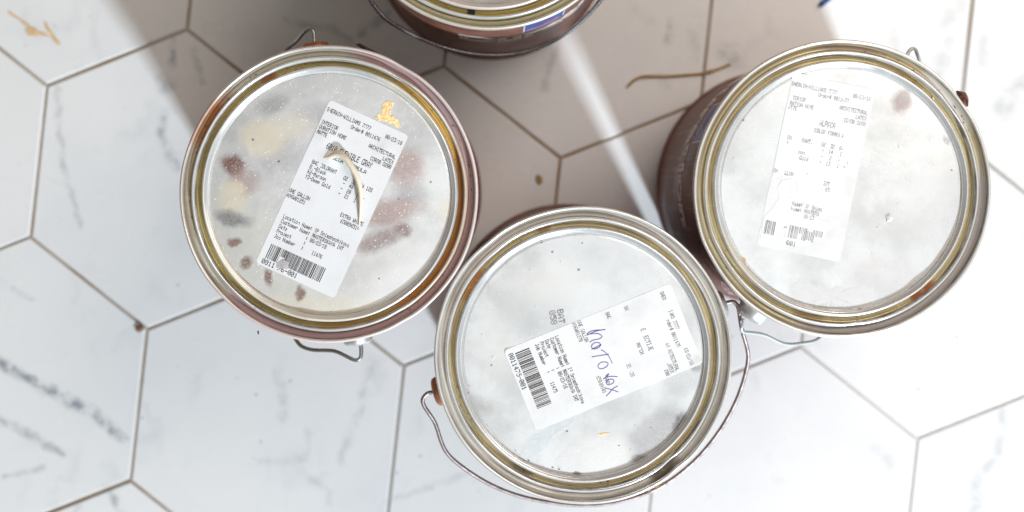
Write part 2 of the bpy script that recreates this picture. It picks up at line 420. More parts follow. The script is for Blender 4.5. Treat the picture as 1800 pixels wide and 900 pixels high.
MAT_WIRE = simple('bail_wire', (0.44, 0.45, 0.43, 1), 0.35, 0.75)
MAT_WIRE_OLD = simple('bail_wire_stained', (0.36, 0.30, 0.285, 1), 0.42, 0.6, dark=0.4)
MAT_WIRE_NEW = simple('bail_wire_bright', (0.60, 0.66, 0.665, 1), 0.4, 0.4, vary=.2, dark=.8)
MAT_EAR = simple('ear_tin', (0.74, 0.74, 0.72, 1), 0.42, 0.6)
MAT_EAR_RUST = simple('ear_rusty', (0.52, 0.20, 0.10, 1), 0.38, 0.5)
MAT_WHITE_PRINT = simple('pale_print', (0.85, 0.78, 0.75, 1), 0.5, bump=0)
MAT_BLUE = simple('emblem_blue', (0.045, 0.085, 0.42, 1), 0.4, bump=0, vary=.15)
MAT_BORDER = simple('emblem_white', (0.72, 0.74, 0.78, 1), 0.4, bump=0, vary=.1)
MAT_RED = simple('emblem_red', (0.50, 0.06, 0.06, 1), 0.4, bump=0, vary=.1)
MAT_INK = simple('thermal_ink', (0.03, 0.03, 0.033, 1), 0.8, scale=700, vary=.3, dark=2.2, bump=0)
MAT_INK_FADED = simple('thermal_ink_faded', (0.13, 0.13, 0.135, 1), 0.8, scale=260, vary=.5, dark=2.8, bump=0)
MAT_INK_PALE = simple('thermal_ink_pale', (0.24, 0.24, 0.245, 1), 0.8, scale=240, vary=.5, dark=2.2, bump=0)
MAT_PEN = simple('blue_pen', (0.075, 0.07, 0.40, 1), 0.5, bump=0, vary=.2)
def paper(name, color, tone):
    m = M(name); O = m.obj()
    n = m.noise(O, 55, 4, 0.6); f = m.noise(O, 900, 3, 0.7)
    c = m.mix(m.ramp(n, 0.42, 0.72, 0.0, tone), color, tuple(x * y for x, y in zip(color[:3], (0.80, 0.79, 0.76))) + (1,))
    m.bump(m.math('ADD', m.math('MULTIPLY', f, 0.3), n), 0.12, 0.0012)
    return m.out(c, 0.55, 0.0)
MAT_PAPER = paper('label_paper', (0.80, 0.81, 0.83, 1), 0.25)
MAT_PAPER_WORN = paper('label_paper_worn', (0.82, 0.825, 0.835, 1), 0.4)
MAT_CURL = simple('curled_paper', (0.82, 0.73, 0.58, 1), 0.6, scale=120, vary=.25, dark=.7)
MAT_SMEAR = simple('white_paint_smear', (0.75, 0.75, 0.745, 1), 0.4, scale=300, vary=.12, dark=.86, bump=.35)
MAT_BLUEWHITE = simple('pale_paint_smear', (0.68, 0.715, 0.73, 1), 0.4, scale=260, vary=.25, dark=.84, bump=.3)
MAT_FLAKE = simple('ochre_flake', (0.74, 0.52, 0.26, 1), 0.6, scale=620, vary=.5, dark=1.9, bump=.5)
MAT_MAUVE = simple('mauve_paint', MAUVE, 0.4, scale=160, vary=.2, dark=.8)
MAT_DARK = simple('dark_flake', (0.035, 0.022, 0.018, 1), 0.5, scale=300)
SILVER = (0.90, 0.90, 0.89, 1); TINGREY = (0.62, 0.58, 0.48, 1); LACQ = (0.60, 0.52, 0.33, 1)

# ------------------------------------------------------------------ one paint can
R_RIM = 0.0842
PANEL_Z = 0.1850
mm = lambda L: [(r / 1000, z / 1000) for r, z in L]

def make_can(cpx, cpy, label, seed, mats, ear_deg, ear_mats, rot_label):
    c = U(cpx, cpy, CAN_H); base = Vector((c.x, c.y, 0))
    can = thing('paint_can', base, label, 'paint can', 'one gallon paint cans on the tiled floor')
    # body: bottom bead, wall, neck under the rim
    bm = bmesh.new()
    lathe(bm, mm([(79.5, 1.2), (81.2, 0.4), (82.6, 0.6), (83.2, 2.0), (82.8, 3.6), (81.6, 4.8), (81.3, 7), (81.3, 60), (81.3, 120), (81.3, 178), (81.0, 182), (80.6, 185)]), wob=0.00012, seed=seed, cap_out=True)
    body = link('body', bm, mats['body'], can)
    # rim: seam, counter-sunk ring and the ring's inner curl
    bm = bmesh.new()
    pr = mm([(81.0, 182.2), (82.4, 183.2), (83.7, 185.4), (84.2, 187.4), (84.2, 188.9), (83.8, 189.8), (83.2, 190.1), (82.6, 189.9), (82.1, 189.2),
             (81.6, 187.4), (81.2, 185.9), (80.4, 185.2), (79.2, 184.9), (78.5, 185.2), (78.2, 186.2), (77.9, 187.5), (77.4, 188.4), (76.8, 188.6), (76.2, 188.2), (75.9, 187.0), (75.7, 185.0)])
    lathe(bm, pr, wob=0.00022, seed=seed + 1, dents=mats.get('dents', ()), mats=[0] * 8 + [1] * 6 + [2] * 6)
    link('rim', bm, [mats['seam'], mats['trough'], mats['curl']], can)
    # lid: friction groove, shoulder, bead, flat panel
    bm = bmesh.new()
    pl = mm([(75.9, 184.6), (75.5, 183.7), (74.9, 183.6), (74.6, 184.2), (74.2, 184.3), (73.9, 183.6), (73.3, 183.5), (72.9, 184.3), (72.6, 185.8), (72.2, 187.2), (71.6, 187.8), (70.9, 187.6),
             (70.4, 187.0), (69.9, 186.7), (69.5, 186.5), (69.2, 185.8), (68.9, 184.7), (68.4, 184.4), (67.9, 184.9), (67.2, 185.0), (50, 185.0), (30, 185.0), (10, 185.0), (2, 185.0)])
    lathe(bm, pl, wob=0.00015, seed=seed + 2, dents=mats.get('pry', ()), mats=[0] * 7 + [1] * 10 + [2] * 6, cap_in=True)
    lid = link('lid', bm, [mats['groove'], mats['shoulder'], mats['panel']], can)
    # ears
    for k, em in zip((0, 1), ear_mats):
        a = math.radians(ear_deg + 180 * k)
        bm = bmesh.new()
        lathe(bm, mm([(10.6, -0.6), (10.6, 0.8), (10.0, 1.6), (9.0, 2.2), (8.6, 6.2), (8.0, 7.6), (6.6, 8.5), (4.5, 8.9), (2.8, 8.9), (2.2, 7.9), (0.9, 7.6)]), N=40, cap_in=True)
        ear = link('ear', bm, em, can)
        ear.location = (0.0812 * math.cos(a), 0.0812 * math.sin(a), 0.155)
        ear.rotation_euler = (Vector((math.cos(a), math.sin(a), 0))).to_track_quat('Z', 'Y').to_euler()
    # wrap-round label: wording and emblem printed on the can's side
    def on_body(deg, z, lift=0.0):
        a = math.radians(deg); r = 0.08135 + lift
        return Vector((r * math.cos(a), r * math.sin(a), z))
    cv = bpy.data.curves.new('wording', 'FONT'); cv.body = 'Duration'; cv.size = 1.0; cv.fill_mode = 'NONE'; cv.bevel_depth = 0.048; cv.bevel_resolution = 1; cv.resolution_u = 4
    to = bpy.data.objects.new('wording_src', cv); COL.objects.link(to)
    dg = bpy.context.evaluated_depsgraph_get(); me = bpy.data.meshes.new_from_object(to.evaluated_get(dg))
    bpy.data.objects.remove(to)
    xs = [v.co.x for v in me.vertices]; x0, x1 = min(xs), max(xs)
    for v in me.vertices:
        d = rot_label - 37.6 + 84.0 * (v.co.x - x0) / (x1 - x0)
        v.co = on_body(d, 0.104 + 0.033 * v.co.y, 0.0001 + v.co.z * 0.008)
    me.name = 'wording'; me.materials.clear(); me.materials.append(mats.get('print', MAT_WHITE_PRINT))
    w = bpy.data.objects.new('wording', me); COL.objects.link(w); w.parent = body
    def patch(name, d0, d1, z0, z1, lift, mat, slant=0.0, nseg=12):
        bm = bmesh.new(); r0, r1 = [], []
        for i in range(nseg + 1):
            t = i / nseg; d = d0 + (d1 - d0) * t; zz = slant * (t - .5)
            r0.append(bm.verts.new(on_body(d, z0 + zz, lift))); r1.append(bm.verts.new(on_body(d, z1 + zz, lift)))
        for i in range(nseg): bm.faces.new((r0[i], r0[i + 1], r1[i + 1], r1[i]))
        return bm
    d0, d1 = rot_label - 9.5, rot_label + 9.5
    emb = link('emblem', patch('emblem', d0, d1, .134, .174, .00015, None), mats.get('emblem_border', MAT_BORDER), body)
    # blue field inside the white border, red sweep and a line of white lettering
    link('emblem_field', patch('', d0 + .8, d1 - .8, .1352, .1728, .0003, None), mats.get('emblem_blue', MAT_BLUE), body)
    bm = patch('', d0 + 6, d0 + 13, .149, .151, .00045, None, .006)
    b2 = patch('', d0 + 7.5, d0 + 14, .153, .1545, .00045, None, .005)
    me2 = bpy.data.meshes.new('t'); b2.to_mesh(me2); b2.free(); bm.from_mesh(me2)
    link('emblem_sweep', bm, mats.get('emblem_red', MAT_RED), body)
    bm = bmesh.new()
    print_text(bm, 'SHERWIN-WILLIAMS.', 0, 0, 1, 1.6, lambda u, v: on_body(d0 + 1.6 + u * 0.93, .1445 - v * .0032, .0005))
    link('emblem_lettering', bm, mats.get('emblem_border', MAT_BORDER), body)
    return can, lid, base

def bail(can, base, pts, mat, r=0.00125):
    P = catmull([Vector(p) - base for p in pts], 8)
    for _ in range(14): P = [P[0]] + [(P[i - 1] + P[i] * 2 + P[i + 1]) / 4 for i in range(1, len(P) - 1)] + [P[-1]]
    bm = bmesh.new(); tube(bm, P, r, 12)
    return link('bail_handle', bm, mat, can)
def around(base, degs, r, z0, z1):
    """points round the can's side between two angles, sagging from z0 to z1 in the middle"""
    out = []
    for i, d in enumerate(degs):
        t = i / (len(degs) - 1); z = z0 + (z1 - z0) * math.sin(PI * t)
        a = math.radians(d); out.append(base + Vector((r * math.cos(a), r * math.sin(a), z)))
    return out

class Sticker:
    """thermal label lying on a lid; TL and TR/BL corner directions from the photograph, text in label pixels (about 152 x 314)"""
    def __init__(s, lid, base, tl, du, dv, W, H, mat, bumps=(), seed=0):
        s.base = base; s.tl = Vector(tl); s.du = Vector(du).normalized(); s.dv = Vector(dv).normalized(); s.W, s.H = W, H; s.bumps = bumps; s.seed = seed
        nu, nv = 30, 60; bm = bmesh.new(); grid = []
        for j in range(nv + 1):
            row = []
            for i in range(nu + 1):
                u, v = W * i / nu, H * j / nv
                rc = 6.0      # rounded corners
                cu = min(max(u, rc), W - rc); cvv = min(max(v, rc), H - rc)
                d = Vector((u - cu, v - cvv))
                if d.x and d.y:
                    m_ = max(abs(d.x), abs(d.y)); d = d.normalized() * m_
                row.append(bm.verts.new(s.at(cu + d.x, cvv + d.y)))
            grid.append(row)
        for j in range(nv):
            for i in range(nu): bm.faces.new((grid[j][i], grid[j + 1][i], grid[j + 1][i + 1], grid[j][i + 1]))
        bmesh.ops.recalc_face_normals(bm, faces=bm.faces)
        g = bmesh.ops.extrude_edge_only(bm, edges=[e for e in bm.edges if e.is_boundary])
        for v in g['geom']:
            if isinstance(v, bmesh.types.BMVert): v.co.z = PANEL_Z - 0.00005
        s.can = lid.parent
        s.o = link('sticker', bm, mat, s.can, smooth=False)
    def z(s, u, v):
        z = PANEL_Z + 0.00012 + 0.00005 * mnoise.noise(Vector((u * .03, v * .03, s.seed)))
        for bu, bv, r, h in s.bumps:
            z += h * math.exp(-((u - bu) ** 2 + (v - bv) ** 2) / (r * r))
        return z
    def at(s, u, v, lift=0.0):
        p = s.tl + s.du * u + s.dv * v; z = s.z(u, v)
        w = U(p.x, p.y, PANEL_Z) - s.base
        return Vector((w.x, w.y, z + lift))
    def text(s, rows, mat, name='printed_text', drop=0.0, seed=1):
        rnd = random.Random(seed); bm = bmesh.new()
        for u, v, t, cw, ch in rows: print_text(bm, t, u, v, cw, ch, lambda a, b: s.at(a, b, 0.00009), drop, rnd)
        link(name, bm, mat, s.o, smooth=False)
    def barcode(s, u0, u1, v0, v1, mat, seed=5, gaps=()):
        rnd = random.Random(seed); bm = bmesh.new(); u = u0
        while u < u1:
            w = rnd.choice((0.75, 0.75, 1.4, 2.0))
            a, b = v0, v1
            for g0, g1, ga, gb in gaps:
                if g0 <= u <= g1: a, b = max(a, ga), min(b, gb)
            if b > a + 0.5:
                n = 4
                for k in range(n):
                    va, vb = a + (b - a) * k / n, a + (b - a) * (k + 1) / n
                    bm.faces.new([bm.verts.new(s.at(x, y, 0.00009)) for x, y in ((u, vb), (u + w, vb), (u + w, va), (u, va))])
            u += w + rnd.choice((0.8, 1.1, 1.8))
        link('barcode', bm, mat, s.o, smooth=False)
    def strokes(s, lines, org, k, r, mat):
        bm = bmesh.new()
        for L in lines:
            P = []
            for x, y in L:
                d = Vector((org[0] + x / k, org[1] + y / k)) - s.tl
                P.append(s.at(d.dot(s.du), d.dot(s.dv), 0.00012))
            tube(bm, catmull(P, 5), r, 6, 0.4)
        link('handwriting', bm, mat, s.o)

def LP(base, px, py):
    w = U(px, py, PANEL_Z) - base; return (w.x, w.y)
def blobs_for(cpx, cpy, L):
    base = U(cpx, cpy, CAN_H); k = FPX / (CAM_H - PANEL_Z); out = []
    for px, py, rx, ry, rot, soft, col, st in L:
        w = U(px, py, PANEL_Z) - base
        out.append((w.x, w.y, rx / k, ry / k, -math.radians(rot), soft, col, st))
    return out
def flake(name, can, base, px_pts, mat, z=PANEL_Z, th=0.0004, jag=2.0, sub=3, seed=0, parent=None):
    bm = bmesh.new(); k = FPX / (CAM_H - z)
    pts = [((U(x, y, z) - base).x, (U(x, y, z) - base).y) for x, y in px_pts]
    sheet(bm, pts, z - 0.00005, th, jag / k, sub, seed)
    return link(name, bm, mat, parent or can, smooth=False)

# ---- can with the curled label (left)
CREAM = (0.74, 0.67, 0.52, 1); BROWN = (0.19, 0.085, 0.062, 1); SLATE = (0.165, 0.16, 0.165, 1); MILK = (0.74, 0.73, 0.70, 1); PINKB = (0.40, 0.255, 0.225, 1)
b1 = blobs_for(578, 341, [  # blurred reflections in the lid, painted as soft colour blobs
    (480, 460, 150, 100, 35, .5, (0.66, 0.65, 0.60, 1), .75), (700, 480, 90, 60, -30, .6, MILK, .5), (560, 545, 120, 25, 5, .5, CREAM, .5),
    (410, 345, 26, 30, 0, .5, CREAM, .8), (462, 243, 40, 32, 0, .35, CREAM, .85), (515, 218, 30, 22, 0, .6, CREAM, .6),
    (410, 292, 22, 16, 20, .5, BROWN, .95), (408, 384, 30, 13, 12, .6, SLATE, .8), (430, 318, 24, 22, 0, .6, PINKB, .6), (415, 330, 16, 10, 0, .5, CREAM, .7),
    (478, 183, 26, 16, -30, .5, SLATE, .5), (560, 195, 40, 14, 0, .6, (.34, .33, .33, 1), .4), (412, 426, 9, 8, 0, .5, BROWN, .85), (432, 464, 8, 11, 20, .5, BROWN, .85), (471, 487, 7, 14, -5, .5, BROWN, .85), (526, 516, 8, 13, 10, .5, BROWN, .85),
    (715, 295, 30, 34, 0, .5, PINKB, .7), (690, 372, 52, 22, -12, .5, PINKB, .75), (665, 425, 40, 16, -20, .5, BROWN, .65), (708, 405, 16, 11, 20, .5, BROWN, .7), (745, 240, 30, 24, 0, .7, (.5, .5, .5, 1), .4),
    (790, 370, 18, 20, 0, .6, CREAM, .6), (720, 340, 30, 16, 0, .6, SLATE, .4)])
mats1 = dict(dents=[(60, 5, -.0005, -.0003), (215, 7, .0003, -.0005), (-60, 4, -.0004, 0)], pry=[(120, 4, 0, .0006), (-100, 5, 0, .0005), (20, 4, 0, .0004)],body=body_mat('brown_label_a', 0.1),
    seam=ring_metal('seam_a', (0.86, 0.80, 0.76, 1), 0.3, [(-30, 110, 14, (0.70, 0.56, 0.55, 1), 0.6), (150, 9, 6, RUST, 0.7)], seed=1),
    trough=ring_metal('trough_a', TINGREY, 0.4, [(-28, 108, 6, MAUVE, 1.0), (148, 10, 7, RUST, 0.95), (172, 24, 14, (0.22, 0.13, 0.05, 1), 0.5)], metal=.5, dirt=.7, seed=1.3),
    curl=ring_metal('curl_a', SILVER, 0.22, [(-14, 42, 8, (.50, .24, .06, 1), .6), (-25, 70, 20, (0.55, 0.50, 0.44, 1), 0.3)], seed=1.6),
    groove=ring_metal('groove_a', (0.60, 0.48, 0.19, 1), 0.3, [(-10, 50, 8, (0.50, 0.19, 0.03, 1), .995), (38, 20, 8, (0.74, 0.46, 0.10, 1), 0.9), (-80, 14, 10, (.45, .25, .06, 1), .7), (118, 3, 2, RUST, .9)], dirt=.8, seed=2),
    shoulder=ring_metal('shoulder_a', SILVER, 0.25, [(-115, 50, 20, CREAM, 0.5), (50, 16, 6, (.8, .72, .5, 1), .4)], dirt=.25, seed=2.4),
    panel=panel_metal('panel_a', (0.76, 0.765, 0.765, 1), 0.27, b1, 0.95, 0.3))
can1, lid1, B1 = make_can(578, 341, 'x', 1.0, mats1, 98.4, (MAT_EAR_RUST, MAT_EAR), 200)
can1['label'] = 'leftmost paint can, mauve paint and rust round its rim, sticker with a curled tear'
ze = .155
bail(can1, B1, [U(634, 602, ze), U(635, 618, ze), U(634, 629, ze), U(626, 634, ze), U(612, 628, .153), U(594, 619, .150), U(580, 616, .147), U(556, 616, .143), U(540, 613, .139), U(522, 603, .133)]
     + around(B1, [246, 230, 210, 190, 170, 150, 132, 120], .0838, .130, .105)
     + [U(503, 87, .134), U(516, 77, .138), U(528, 64, .146), U(539, 52, .153), U(548, 51, ze), U(552, 60, ze), U(552, 74, ze)], MAT_WIRE, .00118)
s1 = Sticker(lid1, B1, (580, 175), (138, 63), (-63, 138), 152, 315, MAT_PAPER, [(46, 92, 16, .0009), (20, 66, 18, .0006), (125, 40, 12, .0004)], 1)
s1.text([(3, 13, 'SHERWIN-WILLIAMS 7777', 4.0, 7.4), (116, 14, '08/23/18', 4.0, 7.4), (54, 24, 'Order# 0011476', 4.0, 7.4), (3, 37, 'INTERIOR', 4.0, 7.4), (3, 46.5, 'DURATION HOME', 4.0, 7.4), (3, 56, 'MATTE', 4.0, 7.4),
    (96, 41, 'ARCHITECTURAL', 4.0, 7.4), (128, 51, 'LATEX', 4.0, 7.4), (108, 60, 'COROB D200', 4.0, 7.4), (29, 70, '6010 FLEXIBLE GRAY', 4.85, 11), (42, 86, 'COLOR FORMULA', 5.4, 7.4),
    (17, 108, 'BAC COLORANT', 4.0, 7.4), (79, 111, 'OZ  32  64 128', 4.0, 7.4), (17, 117.5, 'B1-Black', 4.0, 7.4), (82, 120, '-  48', 4.0, 7.4), (17, 127, 'R2-Maroon', 4.0, 7.4), (82, 130, '-  20', 4.0, 7.4), (112, 130, '1  -', 4.0, 7.4), (17, 136.5, 'Y3-Deep Gold', 4.0, 7.4), (82, 139.5, '-  21', 4.0, 7.4), (112, 139.5, '1  1', 4.0, 7.4),
    (1, 170, 'ONE GALLON', 4.0, 7.4), (1, 179.5, 'A96W01251', 4.0, 7.4), (101, 172, 'EXTRA WHITE', 4.0, 7.4), (106, 182, '650096514', 4.0, 7.4),
    (11, 216, 'Location Name: IP Snimshschikova', 4.0, 7.4), (11, 225.5, 'Customer Name: MASTERSKAYA INT', 4.0, 7.4), (11, 235, 'Date         : 08/23/18', 4.0, 7.4), (11, 244.5, 'Project      :', 4.0, 7.4), (11, 254, 'Job Number   :    11476', 4.0, 7.4),
    (9, 302, '0011', 6.3, 9), (40, 302, '76-001', 6.3, 9)], MAT_INK, drop=.02)
s1.barcode(12, 116, 273, 300, MAT_INK, 5, [(33, 42, 273, 287)])
# the torn strip of label that has curled up
def curl_strip():
    ctr = [(568, 277, .0004), (578, 276, .0016), (592, 271, .0034), (604, 276, .0046), (616, 291, .0052), (626, 309, .0050), (632, 330, .0042), (634, 352, .0032), (633, 375, .0016), (631, 397, .0003)]
    wid = [1, 5, 6.5, 6, 5.5, 5, 4.6, 4.2, 3.2, 0.8]
    C = catmull([U(x, y, PANEL_Z + z) - B1 + Vector((0, 0, z * 0)) for x, y, z in ctr], 6)
    k = FPX / (CAM_H - PANEL_Z); bm = bmesh.new(); prev = None; n = len(C)
    for i, c in enumerate(C):
        t = i / (n - 1) * (len(wid) - 1); j = min(int(t), len(wid) - 2); w = (wid[j] + (wid[j + 1] - wid[j]) * (t - j)) / k
        T = (C[min(i + 1, n - 1)] - C[max(i - 1, 0)]); side = Vector((T.y, -T.x, 0)).normalized()
        row = [bm.verts.new(c + side * w * s_ + Vector((0, 0, h * w))) for s_, h in ((-1, -.9), (-.6, .05), (0, .4), (.6, .1), (1, -.8))]
        if prev:
            for a in range(4): bm.faces.new((prev[a], prev[a + 1], row[a + 1], row[a]))
        prev = row
    link('curled_tear', bm, MAT_CURL, s1.o)
curl_strip()
flake('paper_scrape', can1, B1, [(486, 463), (497, 455), (508, 462), (505, 474), (494, 470), (487, 472)], simple('scraped_patch', (.55, .52, .52, 1), .6), z=PANEL_Z + .0003, th=.00015, jag=1, parent=s1.o)
flake('ochre_flake', can1, B1, [(672, 182), (683, 177), (690, 182), (684, 197), (691, 208), (700, 214), (706, 224), (697, 222), (686, 215), (676, 212), (664, 213), (660, 205), (671, 199)], MAT_FLAKE, th=.0005, jag=2.6, sub=4, seed=4)
flake('label_flap', can1, B1, [(624, 78), (632, 76), (644, 82), (658, 89), (668, 96), (655, 94), (640, 88)], MAT_DARK, z=.176, th=.0008, jag=.5, sub=2, seed=2)
flake('paint_chip', can1, B1, [(452, 582), (455, 581), (455, 588), (453, 587)], MAT_DARK, z=.183, th=.0006, jag=.3, sub=2, seed=2)

# ---- can with the handwritten label (middle, front)
b2 = blobs_for(1025, 625, [
    (930, 560, 60, 45, -30, .8, (.47, .49, .50, 1), .6), (880, 620, 40, 60, 0, .7, MILK, .6), (960, 500, 70, 40, -20, .7, MILK, .6), (1060, 450, 120, 40, 10, .6, (.72, .74, .75, 1), .5),
    (1152, 768, 62, 34, -38, .3, (.40, .395, .40, 1), .8), (1110, 745, 40, 20, 0, .7, (.6, .61, .61, 1), .5), (1194, 743, 9, 20, 35, .5, (.07, .055, .06, 1), .72), (1121, 808, 14, 7, -20, .5, (.08, .055, .055, 1), .72), (1226, 643, 10, 11, 0, .6, (.10, .10, .11, 1), .7), (1200, 670, 36, 22, -20, .5, (.50, .51, .52, 1), .6),
    (1014, 833, 8, 4, 0, .5, (.09, .07, .06, 1), .8), (1062, 798, 50, 34, 0, .35, (.80, .79, .77, 1), .9), (955, 680, 46, 50, 0, .7, (.55, .56, .57, 1), .5), (850, 715, 26, 14, 20, .8, (.35, .34, .32, 1), .35)])
mats2 = dict(dents=[(130, 5, -.0004, -.0003), (-50, 4, -.0007, -.0004), (10, 6, .0003, 0)], pry=[(150, 4, 0, .0006), (-60, 5, 0, .0005)],body=body_mat('brown_label_b', 0.15),
    seam=ring_metal('seam_b', (0.92, 0.91, 0.88, 1), 0.28, seed=3), trough=ring_metal('trough_b', (0.76, 0.72, 0.65, 1), 0.36, [(100, 60, 20, (.45, .40, .36, 1), .5), (-55, 6, 3, (.10, .07, .03, 1), .9)], metal=.55, dirt=.3, seed=3.2),
    curl=ring_metal('curl_b', SILVER, 0.2, dirt=.2, seed=3.5), groove=ring_metal('groove_b', (0.80, 0.66, 0.37, 1), 0.3, [(147, 7, 3, (.50, .22, .05, 1), .95), (107, 2.5, 1.5, (.35, .16, .04, 1), .8), (205, 10, 6, (.3, .24, .12, 1), .5), (-118, 4, 3, (.14, .09, .05, 1), .6)], dirt=.5, seed=4),
    shoulder=ring_metal('shoulder_b', (0.84, 0.85, 0.85, 1), 0.25, dirt=.25, seed=4.4), panel=panel_metal('panel_b', (0.775, 0.79, 0.79, 1), 0.27, b2, 0.45, 5.0))
can2, lid2, B2 = make_can(1025, 625, 'x', 2.2, mats2, 197, (MAT_EAR_RUST, MAT_EAR), 60)
can2['label'] = 'front middle paint can with blue handwriting across the sticker on its lid'
bail(can2, B2, [U(760, 690, ze), U(752, 691, ze), U(744, 699, ze), U(743, 709, .154), U(752, 724, .152), U(765, 743, .149), U(773, 769, .146), U(784, 795, .143), U(806, 816, .139), U(850, 846, .132), U(905, 870, .126), U(965, 883, .121), U(1030, 889, .118), U(1095, 881, .117), U(1160, 857, .118),
     U(1220, 812, .121), U(1265, 758, .126), U(1296, 702, .132), U(1311, 655, .138), U(1316, 625, .142), U(1310, 600, .146), U(1303, 575, .150), U(1300, 552, .153), U(1297, 538, ze), U(1289, 530, ze), U(1276, 533, ze)], MAT_WIRE_OLD, .00125)
s2 = Sticker(lid2, B2, (1178, 498), (57, 141), (-141, 57), 152, 315, MAT_PAPER_WORN, [(60, 120, 30, .0003), (30, 60, 20, .0003), (151, 2, 14, .0011), (2, 314, 10, .0006)], 2)
s2.text([(44, 14, 'IAMS 7777', 4.0, 7.4), (116, 14, '08/23/18', 4.0, 7.4), (58, 24, 'rder# 0011475', 4.0, 7.4), (96, 41, 'AR HITECTURAL', 4.0, 7.4), (128, 51, 'LATEX', 4.0, 7.4), (134, 60, ' 200', 4.0, 7.4), (8, 16, 'SHER', 4, 7.4),
    (56, 70, 'E  ECTIVE', 4.6, 9), (76, 88, 'MATCH', 4.4, 7.4), (8, 84, 'SH', 4, 7.4), (6, 118, 'BAC', 4, 7.4), (104, 118, '32 128', 4, 7.4),
    (1, 170, 'ONE GALLON', 4.0, 7.4), (1, 179.5, 'A96W01270', 4.0, 7.4), (112, 163, 'HAP', 4.0, 7.4), (104, 175, '65009645', 4.0, 7.4)], MAT_INK_FADED, drop=.07, seed=3)
s2.text([(11, 216, 'Location Name: IP Snimshschikova', 4.0, 7.4), (11, 225.5, 'Customer Name: MASTERSKAYA INT', 4.0, 7.4), (11, 235, 'Date         : 08/23/18', 4.0, 7.4), (11, 244.5, 'Project      :', 4.0, 7.4), (11, 254, 'Job Number   :    11475', 4.0, 7.4), (9, 302, '0011475-001', 6.3, 9)], MAT_INK, drop=.02, seed=4)
s2.barcode(12, 118, 272, 299, MAT_INK, 9)
s2.strokes([[(648, 297), (590, 308), (540, 331)], [(645, 299), (585, 303), (553, 312), (540, 326)], [(556, 324), (600, 321), (628, 336), (612, 352), (576, 360), (556, 372)],
    [(618, 378), (590, 374), (569, 388), (568, 404), (585, 412), (610, 402), (622, 384), (600, 398), (566, 414)], [(568, 458), (605, 452), (668, 442)], [(622, 416), (648, 432), (672, 462), (688, 497)],
    [(660, 490), (630, 488), (608, 502), (606, 520), (624, 528), (650, 518), (664, 500), (654, 488)], [(634, 588), (655, 574), (668, 556), (650, 572), (690, 572), (718, 574)],
    [(690, 588), (664, 592), (652, 608), (664, 622), (690, 612), (698, 596), (688, 588)], [(644, 640), (684, 650), (724, 664)], [(720, 628), (690, 646), (672, 668), (652, 688)]], (870, 490), 3.3333,   .00021, MAT_PEN)
# stamped batch code on the bare lid, beside the label
bm = bmesh.new()
def stamp(u, v):
    p = Vector((990, 543)) + Vector((.16, .987)) * u + Vector((-.987, .16)) * v
    w = U(p.x, p.y, PANEL_Z) - B2; return Vector((w.x, w.y, PANEL_Z + .00012))
print_text(bm, 'BAT', 0, 0, 8.6, 11, stamp); print_text(bm, '058', 0, 14, 8.6, 11, stamp)
link('batch_code', bm, MAT_INK_FADED, lid2, smooth=False)
flake('paint_smear', can2, B2, [(915, 800), (918, 782), (935, 765), (960, 755), (990, 742), (1010, 735), (1012, 742), (990, 756), (975, 775), (958, 790), (940, 803), (925, 810)], MAT_BLUEWHITE, th=.00016, jag=.9, sub=4, seed=11)
flake('paint_smear', can2, B2, [(975, 808), (1000, 785), (1030, 780), (1012, 795), (1010, 830), (990, 826)], MAT_SMEAR, th=.00014, jag=.8, sub=4, seed=12)
flake('ochre_flake', can2, B2, [(1050, 763), (1062, 760), (1073, 760), (1066, 764), (1054, 766)], MAT_FLAKE, th=.0003, jag=.8, seed=13)
flake('debris', can2, B2, [(1128, 860), (1140, 852), (1158, 846), (1170, 838), (1168, 846), (1152, 857), (1136, 864)], simple('debris', (.20, .14, .06, 1), .7, scale=500, vary=.5, dark=2.5, bump=.6), z=.1852, th=.0012, jag=1.6, seed=14)

